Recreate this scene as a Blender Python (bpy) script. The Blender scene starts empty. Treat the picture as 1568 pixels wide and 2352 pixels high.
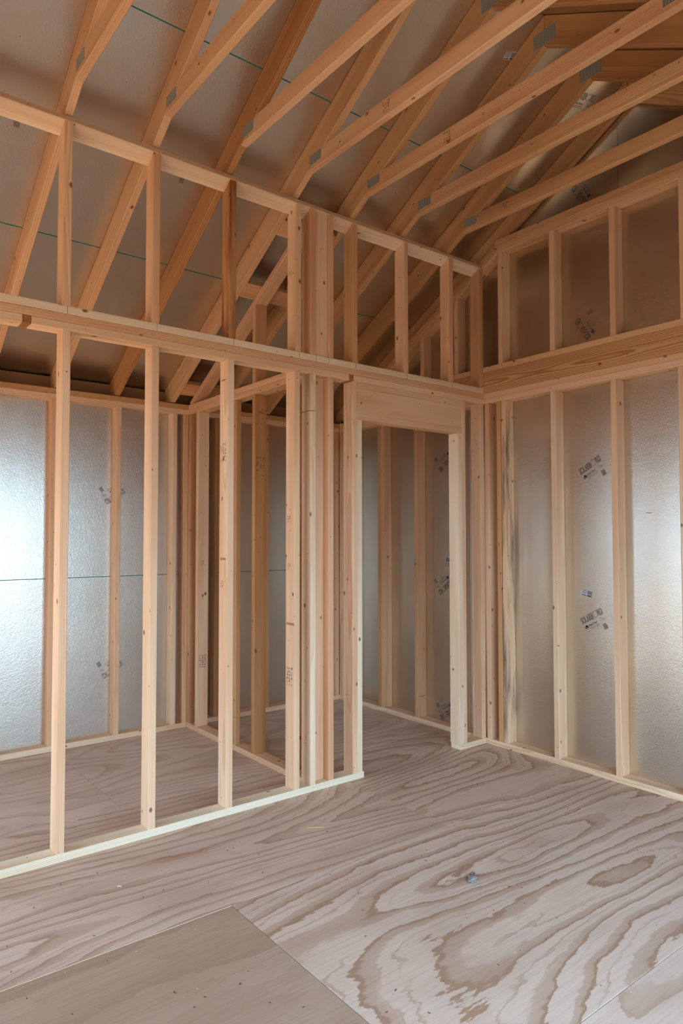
import bpy, bmesh, math, random
from mathutils import Matrix, Vector

S = bpy.context.scene
COL = S.collection

# ------------------------------------------------------------------ camera
cam_d = bpy.data.cameras.new('camera')
cam = bpy.data.objects.new('camera', cam_d)
COL.objects.link(cam)
cam_d.sensor_fit = 'VERTICAL'
cam_d.sensor_height = 36.0
cam_d.lens = 1584.726 / 2352.0 * 36.0
cam_d.clip_start = 0.02
cam_d.clip_end = 400
RIGHT = (0.788035526613695, -0.6156291865444509, -0.0008446711159377802)
UP = (-0.02127665635627522, -0.028606335810808525, 0.9993642886584331)
BACK = (-0.6152619870339572, -0.7875165917148012, -0.03564133955015823)
CAM = (-3.811065956653066, -3.2290852141355426, 1.447891617474106)
cam.matrix_world = Matrix(((RIGHT[0], UP[0], BACK[0], CAM[0]),
                           (RIGHT[1], UP[1], BACK[1], CAM[1]),
                           (RIGHT[2], UP[2], BACK[2], CAM[2]),
                           (0, 0, 0, 1)))
S.camera = cam

# ------------------------------------------------------------------ sky, light, exposure
world = bpy.data.worlds.new('overcast_sky')
S.world = world
world.use_nodes = True
wn = world.node_tree.nodes
wn['Background'].inputs['Color'].default_value = (0.47, 0.72, 1.0, 1)
wn['Background'].inputs['Strength'].default_value = 7.6

# doorways and windows of the shell: (wall, a0, a1, z0, z1)
FRONT_OPEN = (-3.6, -2.05, 0.0, 2.12)
DOOR_OPEN = (-1.95, -1.12, 0.0, 2.12)
LEFT_OPEN = (-2.40, -0.60, 0.60, 2.05)
REAR_OPEN = (0.40, 1.45, 0.60, 2.05)
BACK_OPEN = (-6.3, -4.6, 0.15, 2.05)


def portal(name, loc, rot, sx, sy):
    d = bpy.data.lights.new(name, 'AREA')
    d.shape = 'RECTANGLE'
    d.size = sx
    d.size_y = sy
    d.cycles.is_portal = True
    o = bpy.data.objects.new(name, d)
    COL.objects.link(o)
    o.location = loc
    o.rotation_euler = rot


H = math.pi / 2
portal('front_opening_skylight', ((FRONT_OPEN[0] + FRONT_OPEN[1]) / 2, -3.96, (FRONT_OPEN[2] + FRONT_OPEN[3]) / 2), (H, 0, 0),
       FRONT_OPEN[1] - FRONT_OPEN[0], FRONT_OPEN[3] - FRONT_OPEN[2])
portal('door_opening_skylight', ((DOOR_OPEN[0] + DOOR_OPEN[1]) / 2, -3.96, (DOOR_OPEN[2] + DOOR_OPEN[3]) / 2), (H, 0, 0),
       DOOR_OPEN[1] - DOOR_OPEN[0], DOOR_OPEN[3] - DOOR_OPEN[2])
portal('left_opening_skylight', (-6.70, (LEFT_OPEN[0] + LEFT_OPEN[1]) / 2, (LEFT_OPEN[2] + LEFT_OPEN[3]) / 2), (H, 0, -H),
       LEFT_OPEN[1] - LEFT_OPEN[0], LEFT_OPEN[3] - LEFT_OPEN[2])
portal('rear_opening_skylight', (-6.70, (REAR_OPEN[0] + REAR_OPEN[1]) / 2, (REAR_OPEN[2] + REAR_OPEN[3]) / 2), (H, 0, -H),
       REAR_OPEN[1] - REAR_OPEN[0], REAR_OPEN[3] - REAR_OPEN[2])
portal('back_opening_skylight', ((BACK_OPEN[0] + BACK_OPEN[1]) / 2, 1.79, (BACK_OPEN[2] + BACK_OPEN[3]) / 2), (-H, 0, 0),
       BACK_OPEN[1] - BACK_OPEN[0], BACK_OPEN[3] - BACK_OPEN[2])

sun_d = bpy.data.lights.new('low_sun', 'SUN')
sun_d.energy = 22.0
sun_d.color = (1.0, 0.87, 0.62)
sun_d.angle = 0.009
sun = bpy.data.objects.new('low_sun', sun_d)
COL.objects.link(sun)
sun.rotation_euler = Vector((0.76, -0.10, -0.64)).to_track_quat('-Z', 'Y').to_euler()

S.view_settings.view_transform = 'Standard'
S.view_settings.look = 'None'
S.view_settings.gamma = 1.0
S.view_settings.use_curve_mapping = False
S.view_settings.exposure = 0.70
S.cycles.max_bounces = 7
S.cycles.diffuse_bounces = 4
S.cycles.glossy_bounces = 4
S.cycles.transmission_bounces = 4
S.cycles.sample_clamp_indirect = 2.5
S.cycles.caustics_refractive = False

random.seed(7)


# ------------------------------------------------------------------ materials
def lin(c):
    return tuple(((v / 255) / 12.92 if v / 255 <= 0.04045 else ((v / 255 + 0.055) / 1.055) ** 2.4) for v in c) + (1.0,)


class NT:
    def __init__(self, name):
        self.m = bpy.data.materials.new(name)
        self.m.use_nodes = True
        self.t = self.m.node_tree
        self.b = self.t.nodes['Principled BSDF']

    def n(self, typ, **kw):
        nd = self.t.nodes.new(typ)
        for k, v in kw.items():
            setattr(nd, k, v)
        return nd

    def l(self, a, b):
        self.t.links.new(a, b)

    def put(self, sock, v):
        if isinstance(v, bpy.types.NodeSocket):
            self.l(v, sock)
        else:
            sock.default_value = v

    def math(self, op, a, b=0.0, c=0.0):
        nd = self.n('ShaderNodeMath', operation=op)
        self.put(nd.inputs[0], a)
        self.put(nd.inputs[1], b)
        self.put(nd.inputs[2], c)
        return nd.outputs[0]

    def mix(self, fac, a, b, mode='MIX'):
        nd = self.n('ShaderNodeMix', data_type='RGBA', blend_type=mode)
        self.put(nd.inputs[0], fac)
        self.put(nd.inputs[6], a)
        self.put(nd.inputs[7], b)
        return nd.outputs[2]

    def ramp(self, fac, stops, interp='LINEAR'):
        nd = self.n('ShaderNodeValToRGB')
        nd.color_ramp.interpolation = interp
        els = nd.color_ramp.elements
        while len(els) < len(stops):
            els.new(0.5)
        for e, (p, c) in zip(els, stops):
            e.position = p
            e.color = c if len(c) == 4 else tuple(c) + (1,)
        self.put(nd.inputs[0], fac)
        return nd.outputs[0]

    def attr(self, name):
        nd = self.n('ShaderNodeAttribute', attribute_type='OBJECT', attribute_name=name)
        return nd.outputs['Fac']

    def noise(self, vec, scale, detail=2.0, rough=0.5, dist=0.0):
        nd = self.n('ShaderNodeTexNoise')
        self.put(nd.inputs['Vector'], vec)
        nd.inputs['Scale'].default_value = scale
        nd.inputs['Detail'].default_value = detail
        nd.inputs['Roughness'].default_value = rough
        nd.inputs['Distortion'].default_value = dist
        return nd.outputs['Fac']

    def scale(self, vec, s):
        nd = self.n('ShaderNodeVectorMath', operation='MULTIPLY')
        self.put(nd.inputs[0], vec)
        nd.inputs[1].default_value = s
        return nd.outputs[0]

    def bump(self, h, strength, dist):
        nd = self.n('ShaderNodeBump')
        nd.inputs['Strength'].default_value = strength
        nd.inputs['Distance'].default_value = dist
        self.put(nd.inputs['Height'], h)
        self.l(nd.outputs[0], self.b.inputs['Normal'])


def seeded_coords(k):
    co = k.n('ShaderNodeTexCoord').outputs['Object']
    seed = k.attr('seed')
    off = k.n('ShaderNodeCombineXYZ')
    k.put(off.inputs[0], k.math('MULTIPLY', seed, 3.71))
    k.put(off.inputs[1], k.math('MULTIPLY', seed, 1.93))
    k.put(off.inputs[2], k.math('MULTIPLY', seed, 2.57))
    add = k.n('ShaderNodeVectorMath', operation='ADD')
    k.l(co, add.inputs[0])
    k.l(off.outputs[0], add.inputs[1])
    return co, add.outputs[0], seed


def lumber_material():
    k = NT('spruce_lumber')
    co, vec, seed = seeded_coords(k)
    tone = k.attr('tone')
    stain = k.attr('stain')
    sep = k.n('ShaderNodeSeparateXYZ')
    k.l(co, sep.inputs[0])
    # growth rings: cylinders about a pith somewhere beside the board
    ang = k.math('MULTIPLY', seed, 2.399)
    py = k.math('MULTIPLY_ADD', k.math('COSINE', ang), 0.055, 0.045)
    pz = k.math('MULTIPLY_ADD', k.math('SINE', ang), 0.085, 0.02)
    wob = k.noise(k.scale(vec, (0.9, 3.0, 3.0)), 1.0, 2.0, 0.5)
    dy = k.math('SUBTRACT', sep.outputs[1], py)
    dz = k.math('SUBTRACT', sep.outputs[2], pz)
    r = k.math('SQRT', k.math('ADD', k.math('MULTIPLY', dy, dy), k.math('MULTIPLY', dz, dz)))
    r = k.math('MULTIPLY_ADD', wob, 0.045, r)
    ringf = k.math('FRACT', k.math('MULTIPLY', r, 150.0))
    ring = k.ramp(ringf, [(0.0, (0, 0, 0)), (0.45, (.12, .12, .12)), (0.85, (1, 1, 1)), (0.97, (.7, .7, .7)), (1.0, (0, 0, 0))])
    streak = k.noise(k.scale(vec, (1.2, 60.0, 60.0)), 1.0, 3.0, 0.6)
    broad = k.noise(k.scale(vec, (0.7, 9.0, 9.0)), 1.0, 2.0, 0.5)
    base = k.ramp(tone, [(0.0, lin((246, 232, 204))), (0.3, lin((247, 211, 173))), (0.55, lin((238, 193, 150))),
                         (0.8, lin((212, 160, 104))), (1.0, lin((180, 114, 58)))])
    dark = k.ramp(tone, [(0.0, lin((216, 172, 120))), (0.5, lin((198, 130, 82))), (1.0, lin((122, 62, 28)))])
    f1 = k.math('MULTIPLY', ring, k.attr('grain'))
    c = k.mix(f1, base, dark)
    f2 = k.ramp(broad, [(0.42, (0, 0, 0)), (0.72, (.55, .55, .55))])
    c = k.mix(f2, c, dark)
    f3 = k.ramp(streak, [(0.5, (0, 0, 0)), (0.8, (.35, .35, .35))])
    c = k.mix(f3, c, dark)
    # mildew / water stain on the boards that have it
    st = k.noise(k.scale(vec, (1.6, 14.0, 14.0)), 1.0, 3.0, 0.6)
    stf = k.math('MULTIPLY', k.ramp(st, [(0.47, (0, 0, 0)), (0.66, (1, 1, 1))]), stain)
    c = k.mix(stf, c, k.ramp(tone, [(0.55, lin((92, 80, 72))), (0.72, lin((150, 74, 24))), (1.0, lin((112, 50, 16)))]))
    # knots run through the board
    kv = k.n('ShaderNodeCombineXYZ')
    vs = k.n('ShaderNodeSeparateXYZ')
    k.l(vec, vs.inputs[0])
    kn = k.noise(vec, 30.0, 2.0)
    k.put(kv.inputs[0], k.math('MULTIPLY', k.math('MULTIPLY_ADD', kn, 0.010, vs.outputs[0]), 9.5))
    k.put(kv.inputs[1], k.math('MULTIPLY', k.math('MULTIPLY_ADD', kn, 0.010, vs.outputs[1]), 14.0))
    k.put(kv.inputs[2], k.math('MULTIPLY', vs.outputs[2], 15.0))
    vo = k.n('ShaderNodeTexVoronoi', feature='F1', voronoi_dimensions='3D')
    k.l(kv.outputs[0], vo.inputs['Vector'])
    vo.inputs['Scale'].default_value = 1.0
    vc = k.n('ShaderNodeSeparateColor')
    k.l(vo.outputs['Color'], vc.inputs[0])
    rad = k.math('MULTIPLY', k.ramp(vc.outputs[0], [(0.25, (0, 0, 0)), (0.5, (.35, .35, .35)), (1.0, (1, 1, 1))]), 0.170)
    q = k.math('DIVIDE', vo.outputs['Distance'], k.math('MAXIMUM', rad, 0.0001))
    kf = k.ramp(q, [(0.0, (1, 1, 1)), (0.55, (.85, .85, .85)), (0.8, (.45, .45, .45)), (1.0, (.14, .14, .14))])
    halo = k.ramp(q, [(0.3, (.4, .4, .4)), (1.0, (0, 0, 0))])
    inside = k.math('LESS_THAN', q, 1.0)
    c = k.mix(k.math('MULTIPLY', inside, kf), c, k.ramp(q, [(0.0, lin((104, 58, 28))), (0.5, lin((128, 72, 36))), (0.8, lin((66, 36, 18))), (1.0, lin((150, 92, 50)))]))
    # nail pricks and pencil dots
    vp = k.n('ShaderNodeTexVoronoi', feature='F1', voronoi_dimensions='3D')
    k.l(vec, vp.inputs['Vector'])
    vp.inputs['Scale'].default_value = 15.0
    pv = k.n('ShaderNodeSeparateColor')
    k.l(vp.outputs['Color'], pv.inputs[0])
    pr = k.math('MULTIPLY', k.math('LESS_THAN', vp.outputs['Distance'], 0.055), k.math('GREATER_THAN', pv.outputs[1], 0.25))
    c = k.mix(k.math('MULTIPLY', pr, 0.75), c, lin((70, 48, 34)))
    k.l(c, k.b.inputs['Base Color'])
    k.b.inputs['Roughness'].default_value = 0.62
    k.b.inputs['Specular IOR Level'].default_value = 0.3
    hgt = k.math('ADD', k.math('MULTIPLY', ring, 0.3), streak)
    k.bump(hgt, 0.12, 0.002)
    return k.m


def plywood_material():
    k = NT('fir_plywood')
    co, vec, seed = seeded_coords(k)
    tone = k.attr('tone')
    rings = k.attr('rings')
    warp = k.noise(k.scale(vec, (1.0, 3.0, 1.0)), 2.4, 3.0, 0.55)
    base_n = k.noise(k.scale(vec, (0.42, 1.35, 1.0)), 1.0, 0.6, 0.4, 0.25)
    v = k.math('MULTIPLY', k.math('MULTIPLY', base_n, rings), 1.15)
    v = k.math('MULTIPLY_ADD', warp, 1.1, v)
    jag = k.noise(k.scale(vec, (1.0, 4.0, 1.0)), 16.0, 3.0, 0.6)
    v = k.math('MULTIPLY_ADD', jag, 0.26, v)
    fr = k.math('FRACT', v)
    band = k.ramp(fr, [(0.0, (.1, .1, .1)), (0.03, (0, 0, 0)), (0.62, (.0, .0, .0)), (0.68, (.45, .45, .45)), (0.86, (.6, .6, .6)),
                       (0.92, (1, 1, 1)), (0.985, (.95, .95, .95)), (1.0, (.1, .1, .1))])
    str2 = k.noise(k.scale(vec, (2.5, 120.0, 1.0)), 1.0, 3.0, 0.65)
    cloud = k.noise(k.scale(vec, (0.8, 2.2, 1.0)), 1.6, 3.0, 0.5)
    light = k.ramp(tone, [(0.0, lin((226, 203, 184))), (0.5, lin((216, 187, 164))), (1.0, lin((174, 146, 122)))])
    dark = k.ramp(tone, [(0.0, lin((174, 138, 110))), (0.5, lin((168, 126, 96))), (1.0, lin((142, 110, 86)))])
    fr2 = k.math('FRACT', k.math('MULTIPLY', v, 3.0))
    thin = k.ramp(fr2, [(0.0, (0, 0, 0)), (0.72, (0, 0, 0)), (0.86, (.5, .5, .5)), (0.97, (.55, .55, .55)), (1.0, (0, 0, 0))])
    gate = k.noise(k.scale(vec, (0.6, 2.0, 1.0)), 2.0, 1.0)
    thin = k.math('MULTIPLY', thin, k.ramp(gate, [(0.45, (0, 0, 0)), (0.58, (1, 1, 1))]))
    band = k.math('MAXIMUM', band, thin)
    strength = k.math('MULTIPLY', band, k.attr('figure'))
    c = k.mix(strength, light, dark)
    c = k.mix(k.ramp(str2, [(0.45, (0, 0, 0)), (0.8, (.35, .35, .35))]), c, dark)
    c = k.mix(k.ramp(cloud, [(0.48, (0, 0, 0)), (0.72, (.4, .4, .4))]), c, lin((166, 130, 102)))
    dust = k.noise(vec, 420.0, 2.0, 0.7)
    c = k.mix(k.ramp(dust, [(0.56, (0, 0, 0)), (0.72, (.35, .35, .35))]), c, lin((200, 182, 160)))
    k.l(c, k.b.inputs['Base Color'])
    k.b.inputs['Roughness'].default_value = 0.55
    k.b.inputs['Specular IOR Level'].default_value = 0.35
    k.bump(str2, 0.1, 0.001)
    return k.m


FOIL_BUMP = 1.0


def foil_material():
    k = NT('foil_faced_sheathing')
    co = k.n('ShaderNodeTexCoord').outputs['Object']
    base = k.noise(co, 2.2, 3.0, 0.6)
    c = k.ramp(base, [(0.3, lin((212, 202, 186))), (0.7, lin((222, 213, 198)))])
    k.l(c, k.b.inputs['Base Color'])
    k.b.inputs['Metallic'].default_value = 1.0
    rr = k.noise(co, 40.0, 2.0)
    k.l(k.math('MULTIPLY_ADD', rr, 0.05, 0.285), k.b.inputs['Roughness'])
    def strands(deg, sx, sy):
        out = 0.0
        for axis in (0, 1):
            rt = k.n('ShaderNodeVectorRotate', rotation_type='Z_AXIS')
            k.l(co, rt.inputs['Vector'])
            rt.inputs['Angle'].default_value = math.radians(deg + 90 * axis)
            out = k.math('ADD', k.noise(k.scale(rt.outputs[0], (sx, sy, sy)), 1.0, 1.0, 0.5), out)
        return out
    flake = k.math('ADD', strands(32, 40.0, 170.0), strands(-24, 34.0, 140.0))
    fine = k.noise(co, 150.0, 1.0, 0.5)
    h = k.math('ADD', k.math('MULTIPLY', flake, 0.8), k.math('MULTIPLY', fine, 0.5))
    k.bump(h, FOIL_BUMP, 0.00040)
    return k.m


def plain(name, col, rough=0.6, metal=0.0, spec=0.4):
    k = NT(name)
    k.b.inputs['Base Color'].default_value = lin(col)
    k.b.inputs['Roughness'].default_value = rough
    k.b.inputs['Metallic'].default_value = metal
    k.b.inputs['Specular IOR Level'].default_value = spec
    n = k.noise(k.n('ShaderNodeTexCoord').outputs['Object'], 60.0, 2.0)
    k.bump(n, 0.08, 0.001)
    return k.m


def plate_material():
    k = NT('galvanised_nail_plate')
    co = k.n('ShaderNodeTexCoord').outputs['Object']
    br = k.n('ShaderNodeTexBrick')
    k.l(co, br.inputs['Vector'])
    br.offset = 0.0
    br.inputs['Color1'].default_value = (0.05, 0.045, 0.04, 1)
    br.inputs['Color2'].default_value = (0.07, 0.06, 0.05, 1)
    br.inputs['Mortar'].default_value = lin((168, 165, 158))
    br.inputs['Scale'].default_value = 1.0
    br.inputs['Mortar Size'].default_value = 0.0021
    br.inputs['Mortar Smooth'].default_value = 0.1
    br.inputs['Brick Width'].default_value = 0.0125
    br.inputs['Row Height'].default_value = 0.0068
    k.l(br.outputs['Color'], k.b.inputs['Base Color'])
    k.b.inputs['Roughness'].default_value = 0.5
    k.b.inputs['Metallic'].default_value = 0.35
    return k.m


WOOD = lumber_material()
PLY = plywood_material()
FOIL = foil_material()
PLATE = plate_material()
GREEN = plain('green_edge_paint', (26, 128, 112), 0.7)
INK = plain('grey_black_ink', (78, 70, 72), 0.8)
INK_FAINT = plain('faint_grey_ink', (128, 118, 112), 0.8)
NAVY = plain('navy_ink', (24, 28, 62), 0.8)
STAMP = plain('brown_stamp_ink', (96, 58, 40), 0.85)
PAPER = plain('white_paper', (206, 200, 192), 0.75)
GALV = plain('bright_nail_steel', (190, 188, 184), 0.35, 0.9)
PLASTIC = plain('clear_plastic', (226, 226, 226), 0.2, 0.0, 0.6)
RAW = plain('raw_board_back', (142, 104, 66), 0.8)
GROUND = plain('bare_ground', (58, 58, 54), 0.95)
CURL = plain('wood_shaving', (232, 210, 172), 0.7)
SLIVER = plain('yellow_wood_sliver', (206, 160, 84), 0.7)
FLECK = plain('brown_chip', (96, 66, 44), 0.8)


# ------------------------------------------------------------------ builders
def tag(o, label, cat, group=None, kind=None):
    if label:
        o['label'] = label
    if cat:
        o['category'] = cat
    if group:
        o['group'] = group
    if kind:
        o['kind'] = kind
    return o


def thing(name, loc, label, cat, group=None):
    o = bpy.data.objects.new(name, None)
    o.empty_display_size = 0.1
    COL.objects.link(o)
    o.location = loc
    return tag(o, label, cat, group)


def link(o, parent, M):
    COL.objects.link(o)
    if parent is not None:
        o.parent = parent
        o.matrix_basis = Matrix.Translation(-Vector(parent.location)) @ M
    else:
        o.matrix_basis = M
    return o


MESHES = {}
SEEDS = random.Random(31)


def prism_mesh(pts, t, mat, bevel=0.0025):
    """polygon in local x,y extruded along local z"""
    key = (tuple((round(a, 4), round(b, 4)) for a, b in pts), round(t, 4), mat.name, bevel)
    if key in MESHES:
        return MESHES[key]
    bm = bmesh.new()
    lo = [bm.verts.new((x, y, 0)) for x, y in pts]
    hi = [bm.verts.new((x, y, t)) for x, y in pts]
    n = len(pts)
    bm.faces.new(lo[::-1])
    bm.faces.new(hi)
    for i in range(n):
        j = (i + 1) % n
        bm.faces.new((lo[i], lo[j], hi[j], hi[i]))
    bmesh.ops.recalc_face_normals(bm, faces=bm.faces)
    if bevel:
        bmesh.ops.bevel(bm, geom=list(bm.edges), offset=bevel, segments=1, affect='EDGES', clamp_overlap=True)
    me = bpy.data.meshes.new('board')
    bm.to_mesh(me)
    bm.free()
    me.materials.append(mat)
    MESHES[key] = me
    return me


def frame(origin, xd, yd):
    x = Vector(xd).normalized()
    y = Vector(yd)
    y = (y - x * y.dot(x)).normalized()
    z = x.cross(y)
    return Matrix(((x[0], y[0], z[0], origin[0]), (x[1], y[1], z[1], origin[1]),
                   (x[2], y[2], z[2], origin[2]), (0, 0, 0, 1)))


def prism(name, parent, M, pts, t, mat=None, tone=None, stain=0.0, bevel=0.0025, label=None, grain=None):
    o = bpy.data.objects.new(name, prism_mesh(pts, t, mat or WOOD, bevel))
    link(o, parent, M)
    o['seed'] = round(SEEDS.uniform(0, 60), 3)
    o['tone'] = float(SEEDS.uniform(0.12, 0.62) if tone is None else tone)
    o['stain'] = float(stain)
    o['grain'] = float(SEEDS.uniform(0.25, 0.6) if grain is None else grain)
    if label:
        o['label'] = label
    return o


def box(name, parent, x0, x1, y0, y1, z0, z1, **kw):
    """axis-aligned board, local x runs along its longest side"""
    d = (x1 - x0, y1 - y0, z1 - z0)
    ax = max(range(3), key=lambda i: d[i])
    if ax == 0:
        if d[1] >= d[2]:
            M, w, t = frame((x0, y0, z0), (1, 0, 0), (0, 1, 0)), d[1], d[2]
        else:
            M, w, t = frame((x0, y1, z0), (1, 0, 0), (0, 0, 1)), d[2], d[1]
    elif ax == 1:
        if d[0] >= d[2]:
            M, w, t = frame((x0, y0, z1), (0, 1, 0), (1, 0, 0)), d[0], d[2]
        else:
            M, w, t = frame((x0, y0, z0), (0, 1, 0), (0, 0, 1)), d[2], d[0]
    else:
        if d[0] >= d[1]:
            M, w, t = frame((x0, y0, z0), (0, 0, 1), (1, 0, 0)), d[0], d[1]
        else:
            M, w, t = frame((x1, y0, z0), (0, 0, 1), (0, 1, 0)), d[1], d[0]
    L = d[ax]
    return prism(name, parent, M, [(0, 0), (L, 0), (L, w), (0, w)], t, **kw)


def yz_prism(name, parent, pts, x0, x1, along, **kw):
    """profile given in world y,z; local x along the direction 'along' (dy,dz); thickness x0..x1"""
    a = Vector((0, along[0], along[1])).normalized()
    yd = Vector((1, 0, 0)).cross(a)            # x cross a  -> so that a cross yd = +x
    o = Vector((x0, pts[0][0], pts[0][1]))
    M = frame(o, a, yd)
    loc = []
    for y, z in pts:
        v = Vector((x0, y, z)) - o
        loc.append((v.dot(a), v.dot(yd)))
    return prism(name, parent, M, loc, x1 - x0, **kw)


def structure(name, loc=(0, 0, 0)):
    o = bpy.data.objects.new(name, None)
    COL.objects.link(o)
    o.location = loc
    o['kind'] = 'structure'
    return o


# ------------------------------------------------------------------ main dimensions (metres)
W = 0.089           # depth of a stud
T = 0.038           # thickness of a stud
ZB = 2.391          # underside of the double top plate
ZT = 2.467          # top of the double top plate
YB = 1.68           # inner face of the back wall
YF = -3.86          # inner face of the front wall
XL = -6.6           # inner face of the left gable wall
SL = 0.565          # roof slope
RIDGE = -1.09


def zbot(y):
    return 3.411 - SL * (y - 0.02)


def ztop(y):
    return zbot(y) + 0.165


def mir(y):
    return 2 * RIDGE - y


def roof_z(y):      # underside of the roof sheathing
    return ztop(y if y >= RIDGE else mir(y)) + 0.002


# ------------------------------------------------------------------ ground and floor
g = prism('ground', None, frame((-40, -40, -0.75), (1, 0, 0), (0, 1, 0)), [(0, 0), (80, 0), (80, 80), (0, 80)], 0.1, mat=GROUND, bevel=0)
g['kind'] = 'structure'
fl = prism('floor', None, frame((XL - 0.1, YF - 0.1, -0.06), (1, 0, 0), (0, 1, 0)),
           [(0, 0), (6.8, 0), (6.8, 5.75), (0, 5.75)], 0.040, mat=RAW, bevel=0)
fl['kind'] = 'structure'
fl_loc = fl.matrix_basis.translation.copy()


def sheet(x0, x1, y0, y1, tone, rings, figure, seed):
    o = bpy.data.objects.new('plywood_sheet', prism_mesh([(0, 0), (x1 - x0 - 0.002, 0), (x1 - x0 - 0.002, y1 - y0 - 0.002), (0, y1 - y0 - 0.002)],
                                                         0.018, PLY, 0.001))
    COL.objects.link(o)
    o.parent = fl
    o.matrix_basis = fl.matrix_basis.inverted() @ Matrix.Translation((x0 + 0.0015, y0 + 0.0015, -0.0185))
    o['seed'] = float(seed)
    o['tone'] = float(tone)
    o['rings'] = float(rings)
    o['figure'] = float(figure)


XR = 0.088
sheet(-2.45, XR, -2.005, -0.785, 0.12, 15, 0.95, 4.2)
sheet(-4.89, -2.45, -2.005, -0.785, 0.85, 7, 0.35, 11.3)
sheet(XL, -4.89, -2.005, -0.785, 0.4, 14, 0.7, 2.3)
sheet(-3.67, -1.23, -0.785, 0.435, 0.18, 19, 0.75, 8.1)
sheet(-1.23, XR, -0.785, 0.435, 0.2, 21, 0.85, 21.7)
sheet(-6.11, -3.67, -0.785, 0.435, 0.4, 15, 0.8, 3.9)
sheet(XL, -6.11, -0.785, 0.435, 0.4, 15, 0.8, 3.1)
sheet(-2.437, XR, 0.435, 1.655, 0.0, 20, 0.5, 14.4)  # this and the next: colour lightened to stand in for stronger rear light
sheet(-4.88, -2.437, 0.435, 1.655, 0.0, 18, 0.45, 6.6)
sheet(XL, -4.88, 0.435, 1.655, 0.4, 15, 0.8, 5.1)
sheet(XL, -3.67, 1.655, 1.77, 0.4, 15, 0.8, 5.7)
sheet(-3.67, XR, 1.655, 1.77, 0.2, 15, 0.6, 9.7)
sheet(-3.67, -1.23, -3.225, -2.005, 0.05, 11, 0.6, 17.2)
sheet(-1.23, XR, -3.225, -2.005, 0.0, 9, 0.45, 33.2)
sheet(XL, -3.67, -3.225, -2.005, 0.45, 13, 0.8, 18.2)
sheet(XL, -2.45, -3.95, -3.225, 0.45, 13, 0.8, 19.2)
sheet(-2.45, XR, -3.95, -3.225, 0.3, 13, 0.8, 20.2)


for x0, x1, y0, y1 in ((-4.88, -2.452, -0.7865, -0.7835),):
    box('sheet_edge', fl, x0, x1, y0, y1, -0.004, 0.0004, mat=CURL, bevel=0)


# ------------------------------------------------------------------ printed marks
def ring_text(body, size, x, y, sx, outline):
    cu = bpy.data.curves.new('lettering', 'FONT')
    cu.body = body
    cu.size = size
    if outline:
        cu.fill_mode = 'NONE'
        cu.bevel_depth = outline
        cu.bevel_resolution = 0
        cu.resolution_u = 3
    else:
        cu.resolution_u = 3
    o = bpy.data.objects.new('lettering', cu)
    COL.objects.link(o)
    dg = bpy.context.evaluated_depsgraph_get()
    dg.update()
    me = bpy.data.meshes.new_from_object(o.evaluated_get(dg))
    bpy.data.objects.remove(o)
    xs = [v.co.x for v in me.vertices]
    w = max(xs) - min(xs)
    x0 = min(xs)
    bm = bmesh.new()
    bm.from_mesh(me)
    for v in bm.verts:
        v.co.x = (v.co.x - x0) * sx + x
        v.co.y += y
        v.co.z = v.co.z * 0.3 + 0.0006
    bpy.data.meshes.remove(me)
    return bm, w * sx


def quad(bm, x0, x1, y0, y1, z, mi):
    f = bm.faces.new([bm.verts.new(p) for p in ((x0, y0, z), (x1, y0, z), (x1, y1, z), (x0, y1, z))])
    f.material_index = mi


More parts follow.
